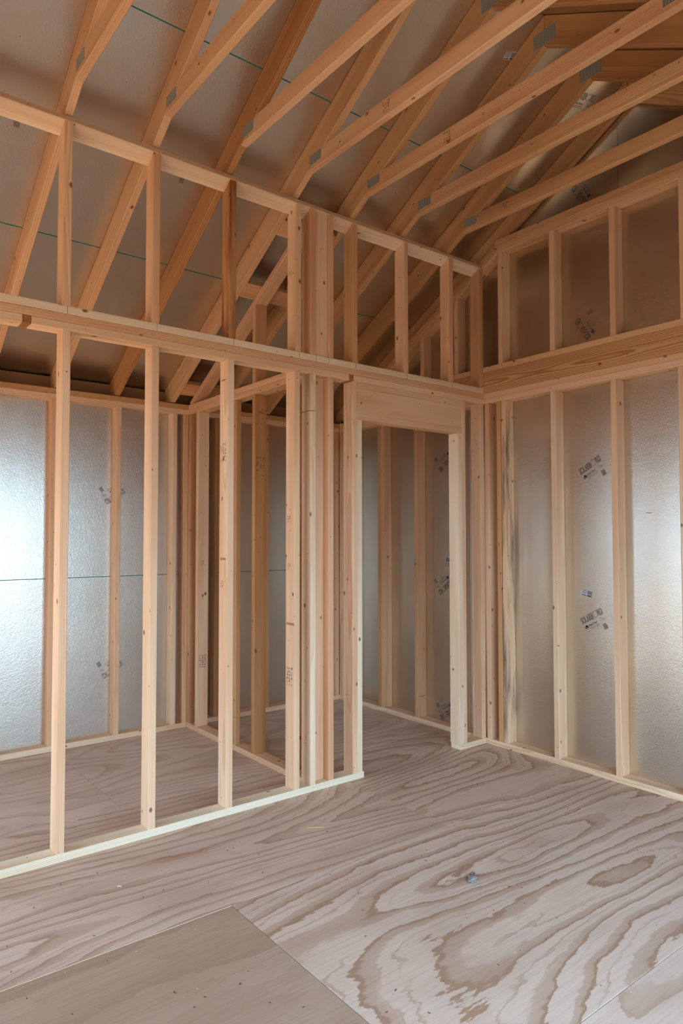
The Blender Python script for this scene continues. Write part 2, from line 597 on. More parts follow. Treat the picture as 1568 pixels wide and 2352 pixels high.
def make_mark():
    """board print: outlined SOLARBORD with a sun for the O, house emblem, maker's name, small print, faint block"""
    out = bmesh.new()

    def merge(bm, mi):
        for f in bm.faces:
            f.material_index = mi
        tmp = bpy.data.meshes.new('tmp')
        bm.to_mesh(tmp)
        bm.free()
        out.from_mesh(tmp)
        bpy.data.meshes.remove(tmp)

    hgt = 0.056
    a, wa = ring_text('SOLARB', hgt, -0.093, 0.0, 0.46, 0.0011)
    merge(a, 0)
    xs = -0.093 + wa + 0.021
    b, wb = ring_text('RD', hgt, xs + 0.021, 0.0, 0.46, 0.0011)
    merge(b, 0)
    for k in range(24):
        a0, a1 = k / 24 * 2 * math.pi, (k + 1) / 24 * 2 * math.pi
        p = [out.verts.new((xs + rr * math.cos(q), 0.019 + rr * math.sin(q), 0.0008))
             for q, rr in ((a0, .0175), (a0, .0193), (a1, .0193), (a1, .0175))]
        out.faces.new(p[::-1]).material_index = 0
    for k in range(7):
        q = math.radians(15 + 25 * k)
        c, s = math.cos(q), math.sin(q)
        p = [out.verts.new((xs + r * c - d * s, 0.019 + r * s + d * c, 0.0008)) for r, d in ((.022, -.0006), (.027, -.0006), (.027, .0006), (.022, .0006))]
        out.faces.new(p).material_index = 0
    # house-shaped emblem
    hx, hy = -0.073, -0.036
    pts = [(-.011, 0), (.011, 0), (.013, .011), (0, .022), (-.013, .011)]
    f = out.faces.new([out.verts.new((hx + u, hy + v, 0.0006)) for u, v in pts])
    f.material_index = 1
    quad(out, hx - .006, hx - .001, hy + .005, hy + .009, 0.001, 3)
    quad(out, hx + .002, hx + .007, hy + .004, hy + .0065, 0.001, 3)
    c, wc = ring_text('West Fraser', 0.018, -0.056, -0.031, 0.72, 0)
    merge(c, 1)
    rnd = random.Random(5)
    for row in range(3):
        x = -0.056
        while x < 0.01:
            w = rnd.uniform(.004, .011)
            quad(out, x, x + w, -0.041 - row * 0.006, -0.039 - row * 0.006, 0.0006, 2)
            x += w + 0.003
    for row in range(6):
        x = 0.034
        while x < 0.058:
            w = rnd.uniform(.004, .009)
            quad(out, x, min(x + w, .06), -0.062 - row * 0.006, -0.0575 - row * 0.006, 0.0006, 2)
            x += w + 0.0015
    for k in range(9):
        u, v = rnd.uniform(.036, .066), rnd.uniform(-.034, -.012)
        quad(out, u, u + rnd.uniform(.004, .012), v, v + .0022, 0.0006, 2)
    me = bpy.data.meshes.new('board_print')
    bmesh.ops.recalc_face_normals(out, faces=[])
    out.to_mesh(me)
    out.free()
    for m in (INK, NAVY, INK_FAINT, PAPER):
        me.materials.append(m)
    return me


MARK = make_mark()


def place_mark(parent, origin, u, v, deg):
    u, v = Vector(u), Vector(v)
    n = u.cross(v)
    a = math.radians(deg)
    uu = u * math.cos(a) + v * math.sin(a)
    vv = -u * math.sin(a) + v * math.cos(a)
    o = bpy.data.objects.new('printed_mark', MARK)
    link(o, parent, frame(Vector(origin) + n * 0.0008, uu, vv))
    return o


def paper_label(parent, origin, u, v, deg, w=0.075, h=0.045):
    u, v = Vector(u), Vector(v)
    n = u.cross(v)
    a = math.radians(deg)
    uu = u * math.cos(a) + v * math.sin(a)
    vv = -u * math.sin(a) + v * math.cos(a)
    key = ('label', w, h)
    if key not in MESHES:
        bm = bmesh.new()
        quad(bm, -w / 2, w / 2, -h / 2, h / 2, 0, 0)
        quad(bm, 0.003, w / 2 - .003, -h / 2 + .016, h / 2 - .006, .0006, 2)
        quad(bm, 0.003, w / 2 - .003, -h / 2 + .003, -h / 2 + .012, .0006, 1)
        for r in range(5):
            quad(bm, -w / 2 + .003, -.003, h / 2 - .006 - r * .006, h / 2 - .003 - r * .006, .0006, 2)
        quad(bm, -w / 2 + .003, -.003, -h / 2 + .003, -h / 2 + .008, .0006, 1)
        me = bpy.data.meshes.new('paper_label')
        bm.to_mesh(me)
        bm.free()
        for m in (PAPER, INK, INK_FAINT):
            me.materials.append(m)
        MESHES[key] = me
    o = bpy.data.objects.new('paper_label', MESHES[key])
    return link(o, parent, frame(Vector(origin) + n * 0.0008, uu, vv))


# ------------------------------------------------------------------ sheathed outer walls
def wall_panel(parent, plane, at, thick, poly, holes=None):
    """panel polygon given as (u, z); plane 'x' -> u is y, plane 'y' -> u is x"""
    if plane == 'x':
        M = frame((at, 0, 0), (0, 1, 0), (0, 0, 1))         # z axis = +x
    else:
        M = frame((0, at + thick, 0), (1, 0, 0), (0, 0, 1))  # z axis = -y
    o = bpy.data.objects.new('sheathing_panel', prism_mesh(poly, thick, FOIL, 0))
    link(o, parent, M)
    o['seed'] = 1.0
    return o


def rect(u0, u1, z0, z1, g=0.001):
    return [(u0 + g, z0 + g), (u1 - g, z0 + g), (u1 - g, z1 - g), (u0 + g, z1 - g)]


def gable_poly(y0, y1, z0, g=0.001):
    """strip between y0<y1 from z0 up to the roof"""
    y0, y1 = y0 + g, y1 - g
    p = [(y0, z0 + g), (y1, z0 + g), (y1, roof_z(y1))]
    if y0 < RIDGE < y1:
        p.append((RIDGE, roof_z(RIDGE)))
    p.append((y0, roof_z(y0)))
    return p


def leak_skin_rect(parent, x, u0, u1, z0, z1):
    prism('light_leak_skin', parent, frame((x, 0, 0), (0, 1, 0), (0, 0, 1)), rect(u0, u1, z0, z1, 0), 0.006, mat=RAW, bevel=0)  # added sheet outside the panels, stops light leaking through their joints


# --- right gable wall
wr = structure('wall_right')
ys = [-3.95, -3.435, -2.215, -0.995, 0.225, 1.445, 1.78]
for a, b in zip(ys[:-1], ys[1:]):
    wall_panel(wr, 'x', W, 0.011, rect(a, b, -0.05, 2.56))
    wall_panel(wr, 'x', W, 0.011, gable_poly(a, b, 2.56))
box('sole_plate', wr, 0, W, YF - W, YB + W, 0, T, tone=0.25)
box('top_plate', wr, 0, W, YF - W, YB, ZB, ZB + T, tone=0.4)
box('top_plate', wr, 0, W, YF - W, YB, ZB + T, ZT, tone=0.5)
box('rim_board', wr, 0.0, T, YF - W, 1.30, ZT + 0.001, 2.617, tone=0.70, grain=0.95, label='wide swirly-grained board lying above the double top plate')
box('sole_plate', wr, 0, W, YF - W, 1.30, 2.617, 2.655, tone=0.62)
for y0, tn, st in ((-0.045, .45, 0), (-0.147, .78, 0), (-0.190, .38, .95), (-0.592, .3, .0), (-1.014, .42, 0), (-1.42, .3, 0), (-1.84, .3, 0),
                   (-2.26, .4, 0), (-2.68, .4, 0), (-3.1, .4, 0), (-3.52, .4, 0), (-3.86, .4, 0), (0.27, .6, 0), (0.678, .66, 0), (1.078, .62, 0), (1.116, .8, 0), (1.642, .5, 0)):
    o = box('stud', wr, 0, W, y0, y0 + T, T, ZB, tone=tn, stain=st)
    if st:
        o['label'] = 'pale stud with black mildew stains beside the corner'
# upper gable framing
YK = -0.128


def rake(y, k=0.0):      # underside of the lower rake plate
    return 3.434 - SL * (y - YK) + k


V = T * math.sqrt(1 + SL * SL)
box('top_plate', wr, 0, W, mir(YK), YK, 3.443, 3.481, tone=0.6)
box('top_plate', wr, 0, W, mir(YK) - 0.02, YK + 0.02, 3.4815, 3.536, tone=0.72)
for side in (0, 1):
    f = (lambda y: y) if side == 0 else mir
    for k0, nm in ((0.0, 'rake_plate'), (V + .0005, 'rake_plate')):
        ya = YK + 0.001 + (0.0 if k0 == 0 else 0.021)
        yb = 1.50
        pts = [(ya, rake(ya, k0)), (ya, rake(ya, k0 + V)), (yb, rake(yb, k0 + V)), (yb, rake(yb, k0))]
        pts = [(f(y), z) for y, z in pts]
        if side:
            pts = pts[::-1]
        yz_prism(nm, wr, pts, 0, W, (1, -SL) if side == 0 else (1, SL), tone=0.6 if k0 == 0 else .75)
for y0 in (-0.170, -0.592, -1.018, -1.44, -1.86):
    box('stud', wr, 0, W, y0, y0 + T, 2.655, 3.443, tone=0.45)
for y0 in (-2.05,):
    box('stud', wr, 0, W, y0, y0 + T, 2.655, 3.43, tone=0.45)
for y0 in (0.245, 0.602, -2.465, -2.85):
    yc = y0 if y0 > RIDGE else mir(y0) - T
    zt = rake(max(yc, YK) + T) - 0.002
    za, zb = rake(yc), rake(yc + T)
    if y0 > RIDGE:
        yz_prism('stud', wr, [(y0, 2.655), (y0, za - .001), (y0 + T, zb - .001), (y0 + T, 2.655)], 0, W, (0, 1), tone=.55)
    else:
        yz_prism('stud', wr, [(y0, 2.655), (y0, zb - .001), (y0 + T, za - .001), (y0 + T, 2.655)], 0, W, (0, 1), tone=.55)
MR = dict(u=(0, -1, 0), v=(0, 0, 1))
place_mark(wr, (W, -0.795, 1.885), deg=30, **MR)
place_mark(wr, (W, -0.792, 0.938), deg=30, **MR)
place_mark(wr, (W, -0.752, 2.79), deg=120, **MR)
place_mark(wr, (W, -0.738, 3.665), deg=120, **MR)
place_mark(wr, (W, 0.475, 2.02), deg=218, **MR)
place_mark(wr, (W, 0.485, 1.07), deg=218, **MR)
place_mark(wr, (W, 0.475, 0.11), deg=213, **MR)
paper_label(wr, (W, -0.746, 1.092), deg=-12, **MR)
paper_label(wr, (W, 0.447, 1.252), deg=80, **MR)

for nm_, par in (('right', wr),):
    M = frame((W + .0125, 0, 0), (0, 1, 0), (0, 0, 1))
    prism('light_leak_skin', par, M, [(-3.95, -.1), (1.79, -.1), (1.79, ztop(1.79)), (RIDGE, ztop(RIDGE)), (-3.95, ztop(mir(-3.95)))], 0.006, mat=RAW, bevel=0)  # unseen cover added so no daylight enters at the gable seams

# --- back wall
wb = structure('wall_back')
xs = [0.1, -0.756, -1.975, -3.195, BACK_OPEN[1]]
for a, b in zip(xs[1:], xs[:-1]):
    wall_panel(wb, 'y', YB + W, 0.011, rect(a, b, -0.05, 1.160, 0.0006))
    wall_panel(wb, 'y', YB + W, 0.011, rect(a, b, 1.160, 2.408, 0.0006))
for r in (rect(-6.70, BACK_OPEN[0], -0.05, 2.408), rect(BACK_OPEN[0], BACK_OPEN[1], -0.05, BACK_OPEN[2]), rect(BACK_OPEN[0], BACK_OPEN[1], BACK_OPEN[3], 2.408)):
    wall_panel(wb, 'y', YB + W, 0.011, r)
o = box('painted_edge', wb, BACK_OPEN[1] + .01, 0.088, YB + W - 0.0012, YB + W + 0.001, 1.1575, 1.1625, mat=GREEN, bevel=0)
o['label'] = 'thin green painted joint across the foil back wall'
box('sole_plate', wb, XL, -1.475, YB, YB + W, 0, T, tone=0.2)
box('sole_plate', wb, -1.386 - .089, 0, YB, YB + W, 0, T, tone=0.3)
box('top_plate', wb, XL, 0, YB, YB + W, ZB, ZB + T, tone=0.3)
box('top_plate', wb, XL, W, YB, YB + W, ZB + T, ZT, tone=0.78, label='orange streaky upper plate')
for x0, tn in ((-2.488, .55), (-2.037, .42), (-1.604, .25), (-1.513, .62), (-1.245, .85), (-0.775, .7), (-0.36, .6), (-0.04, .6), (-2.91, .4),
               (-3.33, .4), (-3.75, .4), (BACK_OPEN[1], .4), (BACK_OPEN[0] - T, .4), (-6.6, .4)):
    box('stud', wb, x0, x0 + T, YB, YB + W, T, ZB, tone=tn)
box('header', wb, BACK_OPEN[0], BACK_OPEN[1], YB, YB + W, 2.12, 2.36, tone=.4)
box('sill_plate', wb, BACK_OPEN[0], BACK_OPEN[1], YB, YB + W, BACK_OPEN[2] - T - .002, BACK_OPEN[2] - .002, tone=.4)
box('eave_tone_board', wb, -6.7, 0.088, YB + W + .0135, YB + W + .026, 2.41, 2.565, mat=RAW, bevel=0)  # added board, its brown stands in for dim reflected light at the eave
box('soffit_board', wb, -6.75, 0.12, YB + W + .012, 2.11, 2.16, 2.172, mat=RAW, bevel=0)
box('fascia_board', wb, -6.75, 0.12, 2.112, 2.13, 2.15, ztop(2.12) + .02, mat=RAW, bevel=0)
MB = dict(u=(1, 0, 0), v=(0, 0, 1))
place_mark(wb, (-2.03, YB + W, 1.755), deg=214, **MB)
place_mark(wb, (-2.035, YB + W, 0.495), deg=212, **MB)
place_mark(wb, (-1.185, YB + W, 1.765), deg=214, **MB)
place_mark(wb, (-1.185, YB + W, 0.505), deg=212, **MB)
paper_label(wb, (-1.515 - .035, YB + W, 1.76), deg=90, **MB)

# --- left gable wall and front wall (behind the viewer)
wl = structure('wall_left')
for poly in (rect(-3.95, LEFT_OPEN[0], -0.05, 2.56), rect(LEFT_OPEN[1], REAR_OPEN[0], -0.05, 2.56), rect(REAR_OPEN[1], 1.78, -0.05, 2.56), rect(REAR_OPEN[0], REAR_OPEN[1], -0.05, REAR_OPEN[2]),
             rect(REAR_OPEN[0], REAR_OPEN[1], REAR_OPEN[3], 2.56), rect(LEFT_OPEN[0], LEFT_OPEN[1], -0.05, LEFT_OPEN[2]),
             rect(LEFT_OPEN[0], LEFT_OPEN[1], LEFT_OPEN[3], 2.56), gable_poly(-3.95, RIDGE, 2.56), gable_poly(RIDGE, 1.78, 2.56)):
    wall_panel(wl, 'x', XL - W - .011, 0.011, poly)
sx_ = XL - W - .0185
ly, ry = LEFT_OPEN, REAR_OPEN
for u0, u1 in ((-3.97, ly[0]), (ly[1], ry[0]), (ry[1], 1.80)):
    leak_skin_rect(wl, sx_, u0, u1, -0.1, 2.10)
for q in (ly, ry):
    leak_skin_rect(wl, sx_, q[0], q[1], -0.1, q[2])
prism('light_leak_skin', wl, frame((sx_, 0, 0), (0, 1, 0), (0, 0, 1)), [(-3.97, ly[3]), (1.80, ly[3]), (1.80, ztop(1.80)), (RIDGE, ztop(RIDGE)), (-3.97, ztop(mir(-3.97)))], 0.006, mat=RAW, bevel=0)  # added upper cover, keeps sun out of the gable joints
box('sole_plate', wl, XL - W, XL, YF - W, YB + W, 0, T)
box('top_plate', wl, XL - W, XL, YF - W, YB + W, ZB, ZT)
for y0 in (-3.86, -3.45, -3.04, -2.63, -2.44, -0.60, 0.36, 1.45):
    box('stud', wl, XL - W, XL, y0, y0 + T, T, ZB)
wf = structure('wall_front')
for poly in (rect(-6.70, FRONT_OPEN[0], -0.05, 2.585), rect(FRONT_OPEN[1], DOOR_OPEN[0], -0.05, 2.585), rect(DOOR_OPEN[1], 0.1, -0.05, 2.585),
             rect(FRONT_OPEN[0], FRONT_OPEN[1], FRONT_OPEN[3], 2.585), rect(DOOR_OPEN[0], DOOR_OPEN[1], DOOR_OPEN[3], 2.585)):
    wall_panel(wf, 'y', YF - W - .011, 0.011, poly)
box('sole_plate', wf, XL, FRONT_OPEN[0], YF - W, YF, 0, T)
box('sole_plate', wf, FRONT_OPEN[1], DOOR_OPEN[0], YF - W, YF, 0, T)
box('sole_plate', wf, DOOR_OPEN[1], 0, YF - W, YF, 0, T)
box('top_plate', wf, XL, 0, YF - W, YF, ZB, ZT)
for x0 in (-6.2, -5.78, -5.36, -4.94, -4.52, -4.1, FRONT_OPEN[0] - T, FRONT_OPEN[1], DOOR_OPEN[0] - T, DOOR_OPEN[1]):
    box('stud', wf, x0, x0 + T, YF - W, YF, T, ZB)
box('header', wf, FRONT_OPEN[0], FRONT_OPEN[1], YF - W, YF, 2.12, ZB - .01)
box('header', wf, DOOR_OPEN[0], DOOR_OPEN[1], YF - W, YF, 2.12, ZB - .01)

# ------------------------------------------------------------------ roof sheathing (the ceiling)
ce = structure('ceiling')
CS = 1 / math.sqrt(1 + SL * SL)
rows = [2.12, 0.788, -0.338, RIDGE]
for side in (0, 1):
    for i in range(3):
        ya, yb = rows[i], rows[i + 1]
        cuts = [-6.70, -4.9, -2.449, 0.10] if i % 2 else [-6.70, -6.2, -3.721, -1.181, 0.10]
        for x0, x1 in zip(cuts[:-1], cuts[1:]):
            y0, z0 = ya, roof_z(ya)
            if side:
                y0 = mir(ya)
            d = Vector((0, -CS, SL * CS)) if side == 0 else Vector((0, CS, SL * CS))
            L = (ya - yb) / CS
            if side == 0:
                M = frame((x0, y0, z0), (1, 0, 0), d)      # z axis = down-ish
                t0 = -0.011
            else:
                M = frame((x0, y0, z0), (1, 0, 0), d)      # z axis = up-ish
                t0 = 0
            M = M @ Matrix.Translation((0, 0, t0))
            w = x1 - x0
            o = bpy.data.objects.new('roof_panel', prism_mesh([(0.0006, 0.0006), (w - .0006, 0.0006), (w - .0006, L - .0006), (0.0006, L - .0006)], 0.011, FOIL, 0))
            link(o, ce, M)
        if i and side == 0:
            # green painted joint between the rows
            d = Vector((0, -CS, SL * CS))
            M = frame((-6.6, ya + .003, roof_z(ya + .003)), (1, 0, 0), d) @ Matrix.Translation((0, 0, -0.001))
            prism('painted_edge', ce, M, [(0, 0), (6.68, 0), (6.68, 0.0055), (0, 0.0055)], 0.0022, mat=GREEN, bevel=0)
for side in (0, 1):
    d = Vector((0, -CS, SL * CS)) if side == 0 else Vector((0, CS, SL * CS))
    y0 = 2.1 if side == 0 else mir(2.1)
    M = frame((-6.9, y0, ztop(2.1) + 0.002), (1, 0, 0), d) @ Matrix.Translation((0, 0, -0.018 if side == 0 else 0.0125))
    L = (2.1 - RIDGE) / CS + .012
    prism('roof_light_block', ce, M, [(0, 0), (7.2, 0), (7.2, L), (0, L)], 0.005, mat=RAW, bevel=0)  # unseen layer added over the roof panels to block light at the gaps
MC = dict(u=(1, 0, 0), v=(0, -CS, SL * CS))
for x in (-3.13, -2.28, -1.425, -0.57):
    y = 0.222
    place_mark(ce, (x + .035, y, roof_z(y)), deg=5, **MC)
y = -0.905
place_mark(ce, (-0.12, y, roof_z(y)), deg=12, **MC)
y = -0.885
paper_label(ce, (-0.80, y, roof_z(y)), deg=20, **MC)
bm = bmesh.new()
bmesh.ops.create_cone(bm, cap_ends=True, segments=6, radius1=0.0026, radius2=0.0006, depth=0.014)
nail = bpy.data.meshes.new('nail_tip')
bm.to_mesh(nail)
bm.free()
nail.materials.append(GALV)
nd = Vector((0, -SL * CS, -CS))
for x, y in ((-3.11, -0.065), (-2.635, -0.057), (-2.16, -0.058), (-1.676, -0.052), (0.03, -0.02), (-1.885, 1.70), (-2.44, 1.66), (-1.70, 1.66),
             (-1.95, .55), (-1.80, .62), (-0.9, -0.06), (-0.45, 0.42), (-0.98, -.55), (-0.2, -.35)):
    o = bpy.data.objects.new('nail_tip', nail)
    p = Vector((x, y, roof_z(y))) + nd * 0.006
    a = nd.orthogonal()
    link(o, ce, Matrix.Translation(p) @ nd.to_track_quat('Z', 'Y').to_matrix().to_4x4())


# ------------------------------------------------------------------ roof trusses
def nail_plate(parent, x, y0, y1, z0, z1):
    M = frame((x, y1, z0), (0, -1, 0), (0, 0, 1))       # z axis = -x
    o = bpy.data.objects.new('nail_plate', prism_mesh([(0, 0), (y1 - y0, 0), (y1 - y0, z1 - z0), (0, z1 - z0)], 0.0014, PLATE, 0))
    return link(o, parent, M)


def rafter(parent, x, side, tone, lift=0.0):
    yh = 2.10
    ys_ = YB + W + 0.013
    pts = [(YB, zbot(YB) + lift), (RIDGE + .0008, zbot(RIDGE) + lift), (RIDGE + .0008, ztop(RIDGE)), (yh, ztop(yh)), (yh, zbot(yh)),
           (ys_, zbot(ys_)), (ys_, max(zbot(YB) + lift, ZT + .003))]
    if side == 0:
        return yz_prism('rafter', parent, pts, x, x + T, (-1, SL), tone=tone)
    pts = [(mir(y), z) for y, z in pts][::-1]
    return yz_prism('rafter', parent, pts, x, x + T, (-1, -SL), tone=tone)


TIE0, TIE1 = 3.490, 3.579


def truss(x, label, tones, lift=0.0, tie=(TIE0, TIE1)):
    t = thing('roof_truss', (x + T / 2, RIDGE, ZT), label, 'truss', 'roof trusses overhead')
    rafter(t, x, 0, tones[0], lift)
    rafter(t, x, 1, tones[1], lift)
    g_ = 0.002
    yj = lambda z: 0.02 - (z - lift - 3.411) / SL - g_
    a, b = yj(tie[0]), yj(tie[1])
    yz_prism('tie_beam', t, [(a, tie[0]), (mir(a), tie[0]), (mir(b), tie[1]), (b, tie[1])], x, x + T, (-1, 0), tone=tones[2])
    nail_plate(t, x, -0.248, -0.142, 3.515 + lift, 3.57 + lift)
    nail_plate(t, x, mir(-0.142), mir(-0.248), 3.515 + lift, 3.57 + lift)
    nail_plate(t, x, RIDGE - .072, RIDGE + .068, 4.045 + lift, 4.123 + lift)
    return t


truss(-3.740, 'roof truss farthest left, over the stud outside the left edge of the partition', (.6, .6, .5))
truss(-3.316, 'roof truss just left of the leftmost one in full view', (.6, .6, .5))
truss(-2.893, 'leftmost roof truss in view, rafter rising from the far left pony wall stud', (.58, .6, .6))
truss(-2.468, 'second roof truss from the left, tie beam with a large oval knot', (.62, .6, .62))
truss(-2.050, 'roof truss above the dark resin streaked pony wall stud', (.88, .7, .58))
t4 = truss(-1.622, 'roof truss landing just left of the built-up post in the pony wall', (.66, .7, .55))
t5 = truss(-1.200, 'roof truss landing on the first pony wall stud right of the built-up post', (.72, .8, .6))
truss(-0.778, 'roof truss whose ridge nail plate shows at the top right', (.75, .82, .66))
t7 = truss(-0.350, 'last roof truss before the right gable wall, tie beam lowest at right', (.78, .9, .7))
gt = thing('gable_truss', (0.064, RIDGE, ZT), 'dark gable end roof truss lying tight against the foil of the right gable', 'truss')
LIFT = 0.029
rafter(gt, 0.045, 0, .75, LIFT)
rafter(gt, 0.045, 1, .75, LIFT)

# ------------------------------------------------------------------ front stud partition with the doorway
pt = thing('stud_partition', (-1.5, 0.045, 0), 'open stud partition wall with a framed doorway across the room', 'wall')
box('sole_plate', pt, -5.6, -1.116, 0, W, 0, T, tone=0.0, label='pale sole plate on the plywood floor')
box('sole_plate', pt, -0.266, 0, 0, W, 0, T, tone=0.1)
for a, b in ((-5.6, -3.0665), (-3.030, -1.227), (-1.191, 0)):
    box('top_plate', pt, a, b, 0, W, ZB, ZB + T - .0005, tone=0.3)
box('splice_block', pt, -3.0655, -3.031, 0.002, W, ZB, ZB + T - .0005, tone=0.97)
box('splice_block', pt, -1.226, -1.192, 0.002, W, ZB, ZB + T - .0005, tone=0.97)
box('top_plate', pt, -5.6, 0, 0, W, ZB + T, ZT - .0005, tone=0.48)
for x0, tn, st, nm in ((-4.59, .4, 0, 'stud'), (-4.17, .4, 0, 'stud'), (-3.745, .4, 0, 'stud'), (-3.322, .4, 0, 'stud'), (-2.897, .42, 0, 'stud'), (-2.471, .34, 0, 'stud'), (-2.050, .34, 0, 'stud'),
                       (-1.625, .42, 0, 'stud'), (-1.384, .5, 0, 'post_ply'), (-1.204, .36, 0, 'king_stud'),
                       (-0.234, .3, 0, 'king_stud'), (-0.041, .4, 0, 'stud')):
    box(nm, pt, x0, x0 + T, 0, W, T, ZB, tone=tn, stain=st)
box('post_ply', pt, -1.514, -1.476, 0, W, T, 2.176, tone=.2)
box('post_ply', pt, -1.514, -1.476, 0, W, 2.179, ZB, tone=.16, stain=.6, label='short weathered offcut on top of the post ply')
box('post_ply', pt, -1.4755, -1.3845, 0.048, 0.048 + T, T, ZB, tone=.45)
box('jack_stud', pt, -1.1655, -1.1285, 0, W, T, 2.160, tone=0.05)
box('jack_stud', pt, -0.272, -0.2345, 0, W, T, 2.160, tone=0.15, label='jack stud with a long dark crack near its foot')
box('header_plate', pt, -1.165, -0.2345, 0, W, 2.353, ZB - .0005, tone=0.4)
box('header_board', pt, -1.165, -0.2345, 0, T, 2.1985, 2.3525, tone=0.42, label='wide knotty board over the doorway')
box('header_board', pt, -1.165, -0.2345, W - T, W, 2.1985, 2.3525, tone=0.42)
box('header_plate', pt, -1.165, -0.2345, 0, W, 2.1605, 2.198, tone=0.45)

# ------------------------------------------------------------------ pony wall on top of it
pw = thing('pony_wall', (-1.5, 0.045, ZT), 'short stud wall with a sloping top plate standing on the partition', 'wall')
box('sole_plate', pw, -5.6, 0, 0, W, ZT, 2.505, tone=0.12, label='yellowish sole plate with a bark edge')
P0 = 3.367
M = frame((-5.6, 0, P0), (1, 0, 0), (0, CS, -SL * CS))     # z axis = up and forward
prism('top_plate', pw, M, [(0, 0), (5.6, 0), (5.6, W), (0, W)], T, tone=0.22)
for x0, tn, nm, lb in ((-4.59, .4, 'stud', None), (-4.17, .4, 'stud', None), (-3.745, .4, 'stud', None), (-3.322, .4, 'stud', None), (-2.900, .45, 'stud', None), (-2.472, .5, 'stud', None),
                       (-2.042, .82, 'stud', 'dark orange resin streaked stud'), (-1.617, .4, 'stud', None), (-1.515, .55, 'post_ply', None),
                       (-1.384, .55, 'post_ply', None), (-1.199, .72, 'stud', 'yellow brown stud with a waney edge'), (-0.774, .52, 'stud', None),
                       (-0.350, .5, 'stud', None), (-0.039, .7, 'stud', None)):
    yz_prism(nm, pw, [(0, 2.505), (W, 2.505), (W, P0 - SL * W - .001), (0, P0 - .001)], x0, x0 + T, (0, 1), tone=tn, label=lb, stain=.95 if tn > .8 else 0)
yz_prism('post_ply', pw, [(0.006, 2.505), (0.006 + T, 2.505), (0.006 + T, P0 - SL * (.006 + T) - .001), (0.006, P0 - SL * .006 - .001)], -1.4765, -1.3845, (0, 1), tone=.42)

# ------------------------------------------------------------------ closet partition running back to the rear wall
cx0, cx1 = -1.475, -1.386
cw = thing('closet_partition', (-1.43, 0.9, 0), 'narrow stud partition running from the post back to the foil rear wall', 'wall')
box('sole_plate', cw, cx0, cx1, W, YB, 0, T, tone=0.35)
box('top_plate', cw, cx0, cx1, W, YB, ZB, ZB + T - .0005, tone=0.4)
box('top_plate', cw, cx0, cx1, W, YB, ZB + T, ZT - .0005, tone=0.45)
for y0, tn in ((YB - T, .72), (1.507, .3), (0.685, .8), (0.27, .6)):
    box('stud', cw, cx0, cx1, y0, y0 + T, T, ZB, tone=tn)
box('stud', cw, cx0, cx0 + T, 0.93, 0.93 + W, T, ZB, tone=.75)
zc = lambda y: zbot(y) - V
yz_prism('rake_plate', cw, [(0.10, zc(.10)), (0.10, zbot(.10) - .001), (1.66, zbot(1.66) - .001), (1.66, 2.4685), (0.02 + (3.411 - V - 2.4685) / SL, 2.4685)], cx0, cx1, (1, -SL), tone=.45)
yz_prism('upper_stud', cw, [(0.685, ZT), (0.685, zc(.685) - .001), (0.685 + T, zc(.685 + T) - .001), (0.685 + T, ZT)], cx0, cx1, (0, 1), tone=.62)
for ya, yb, tn in ((1.49, 1.60, .75), (0.605, 0.71, .62), (0.165, 0.262, .62)):
    za = zbot(yb)
    M = frame((-1.582, yb, za + .001), (1, 0, 0), (0, -CS, SL * CS))   # z axis = down
    M = M @ Matrix.Translation((0, 0, -T))
    w = (yb - ya) / CS
    prism('backing_block', cw, M, [(0, 0), (0.380, 0), (0.380, w), (0, w)], T, tone=tn)

# ------------------------------------------------------------------ ink stamps on the lumber
STM = {}


def stamp(parent, origin, u, v, w, h, rows, cols, seed):
    u, v = Vector(u), Vector(v)
    bm = bmesh.new()
    r = random.Random(seed)
    cw_, ch = w / cols, h / rows
    for i in range(cols):
        for j in range(rows):
            if r.random() < .12:
                continue
            x, y = -w / 2 + i * cw_, -h / 2 + j * ch
            a, b = x + cw_ * r.uniform(.08, .3), x + cw_ * r.uniform(.6, .9)
            c, d = y + ch * r.uniform(.1, .25), y + ch * r.uniform(.65, .9)
            m = (c + d) / 2
            quad(bm, a, b, c, c + ch * .14, 0, 0)
            if r.random() < .7:
                quad(bm, a, a + cw_ * .12, c, d, 0, 0)
            if r.random() < .6:
                quad(bm, a, b, d - ch * .12, d, 0, 0)
            if r.random() < .4:
                quad(bm, a, b, m, m + ch * .1, 0, 0)
    me = bpy.data.meshes.new('ink_stamp')
    bm.to_mesh(me)
    bm.free()
    me.materials.append(STAMP)
    o = bpy.data.objects.new('ink_stamp', me)
    n = u.cross(v)
    o['kind'] = 'stuff'
    link(o, parent, frame(Vector(origin) + n * 0.0012, u, v))
    return o


NX = dict(u=(0, -1, 0), v=(0, 0, 1))    # on faces looking left
NY = dict(u=(1, 0, 0), v=(0, 0, 1))     # on faces looking at the viewer
stamp(pt, (-2.050, 0.045, 1.90), w=.06, h=.10, rows=6, cols=3, seed=1, **NX)
stamp(pt, (-1.625, 0.045, 0.66), w=.065, h=.11, rows=6, cols=3, seed=2, **NX)
stamp(pt, (-1.625, 0.055, 1.55), w=.035, h=.04, rows=3, cols=2, seed=3, **NX)
stamp(pt, (-2.050, 0.055, 1.20), w=.03, h=.04, rows=3, cols=2, seed=4, **NX)
stamp(pw, (-1.617, 0.05, 2.98), w=.05, h=.05, rows=3, cols=4, seed=5, **NX)
stamp(pt, (-1.625, 0.05, 1.28), w=.035, h=.035, rows=3, cols=2, seed=6, **NX)
stamp(cw, (-1.43, 0.685, 1.93), w=.07, h=.10, rows=6, cols=3, seed=7, **NY)
stamp(cw, (-1.43, 1.507, 0.52), w=.06, h=.10, rows=6, cols=3, seed=8, **NY)
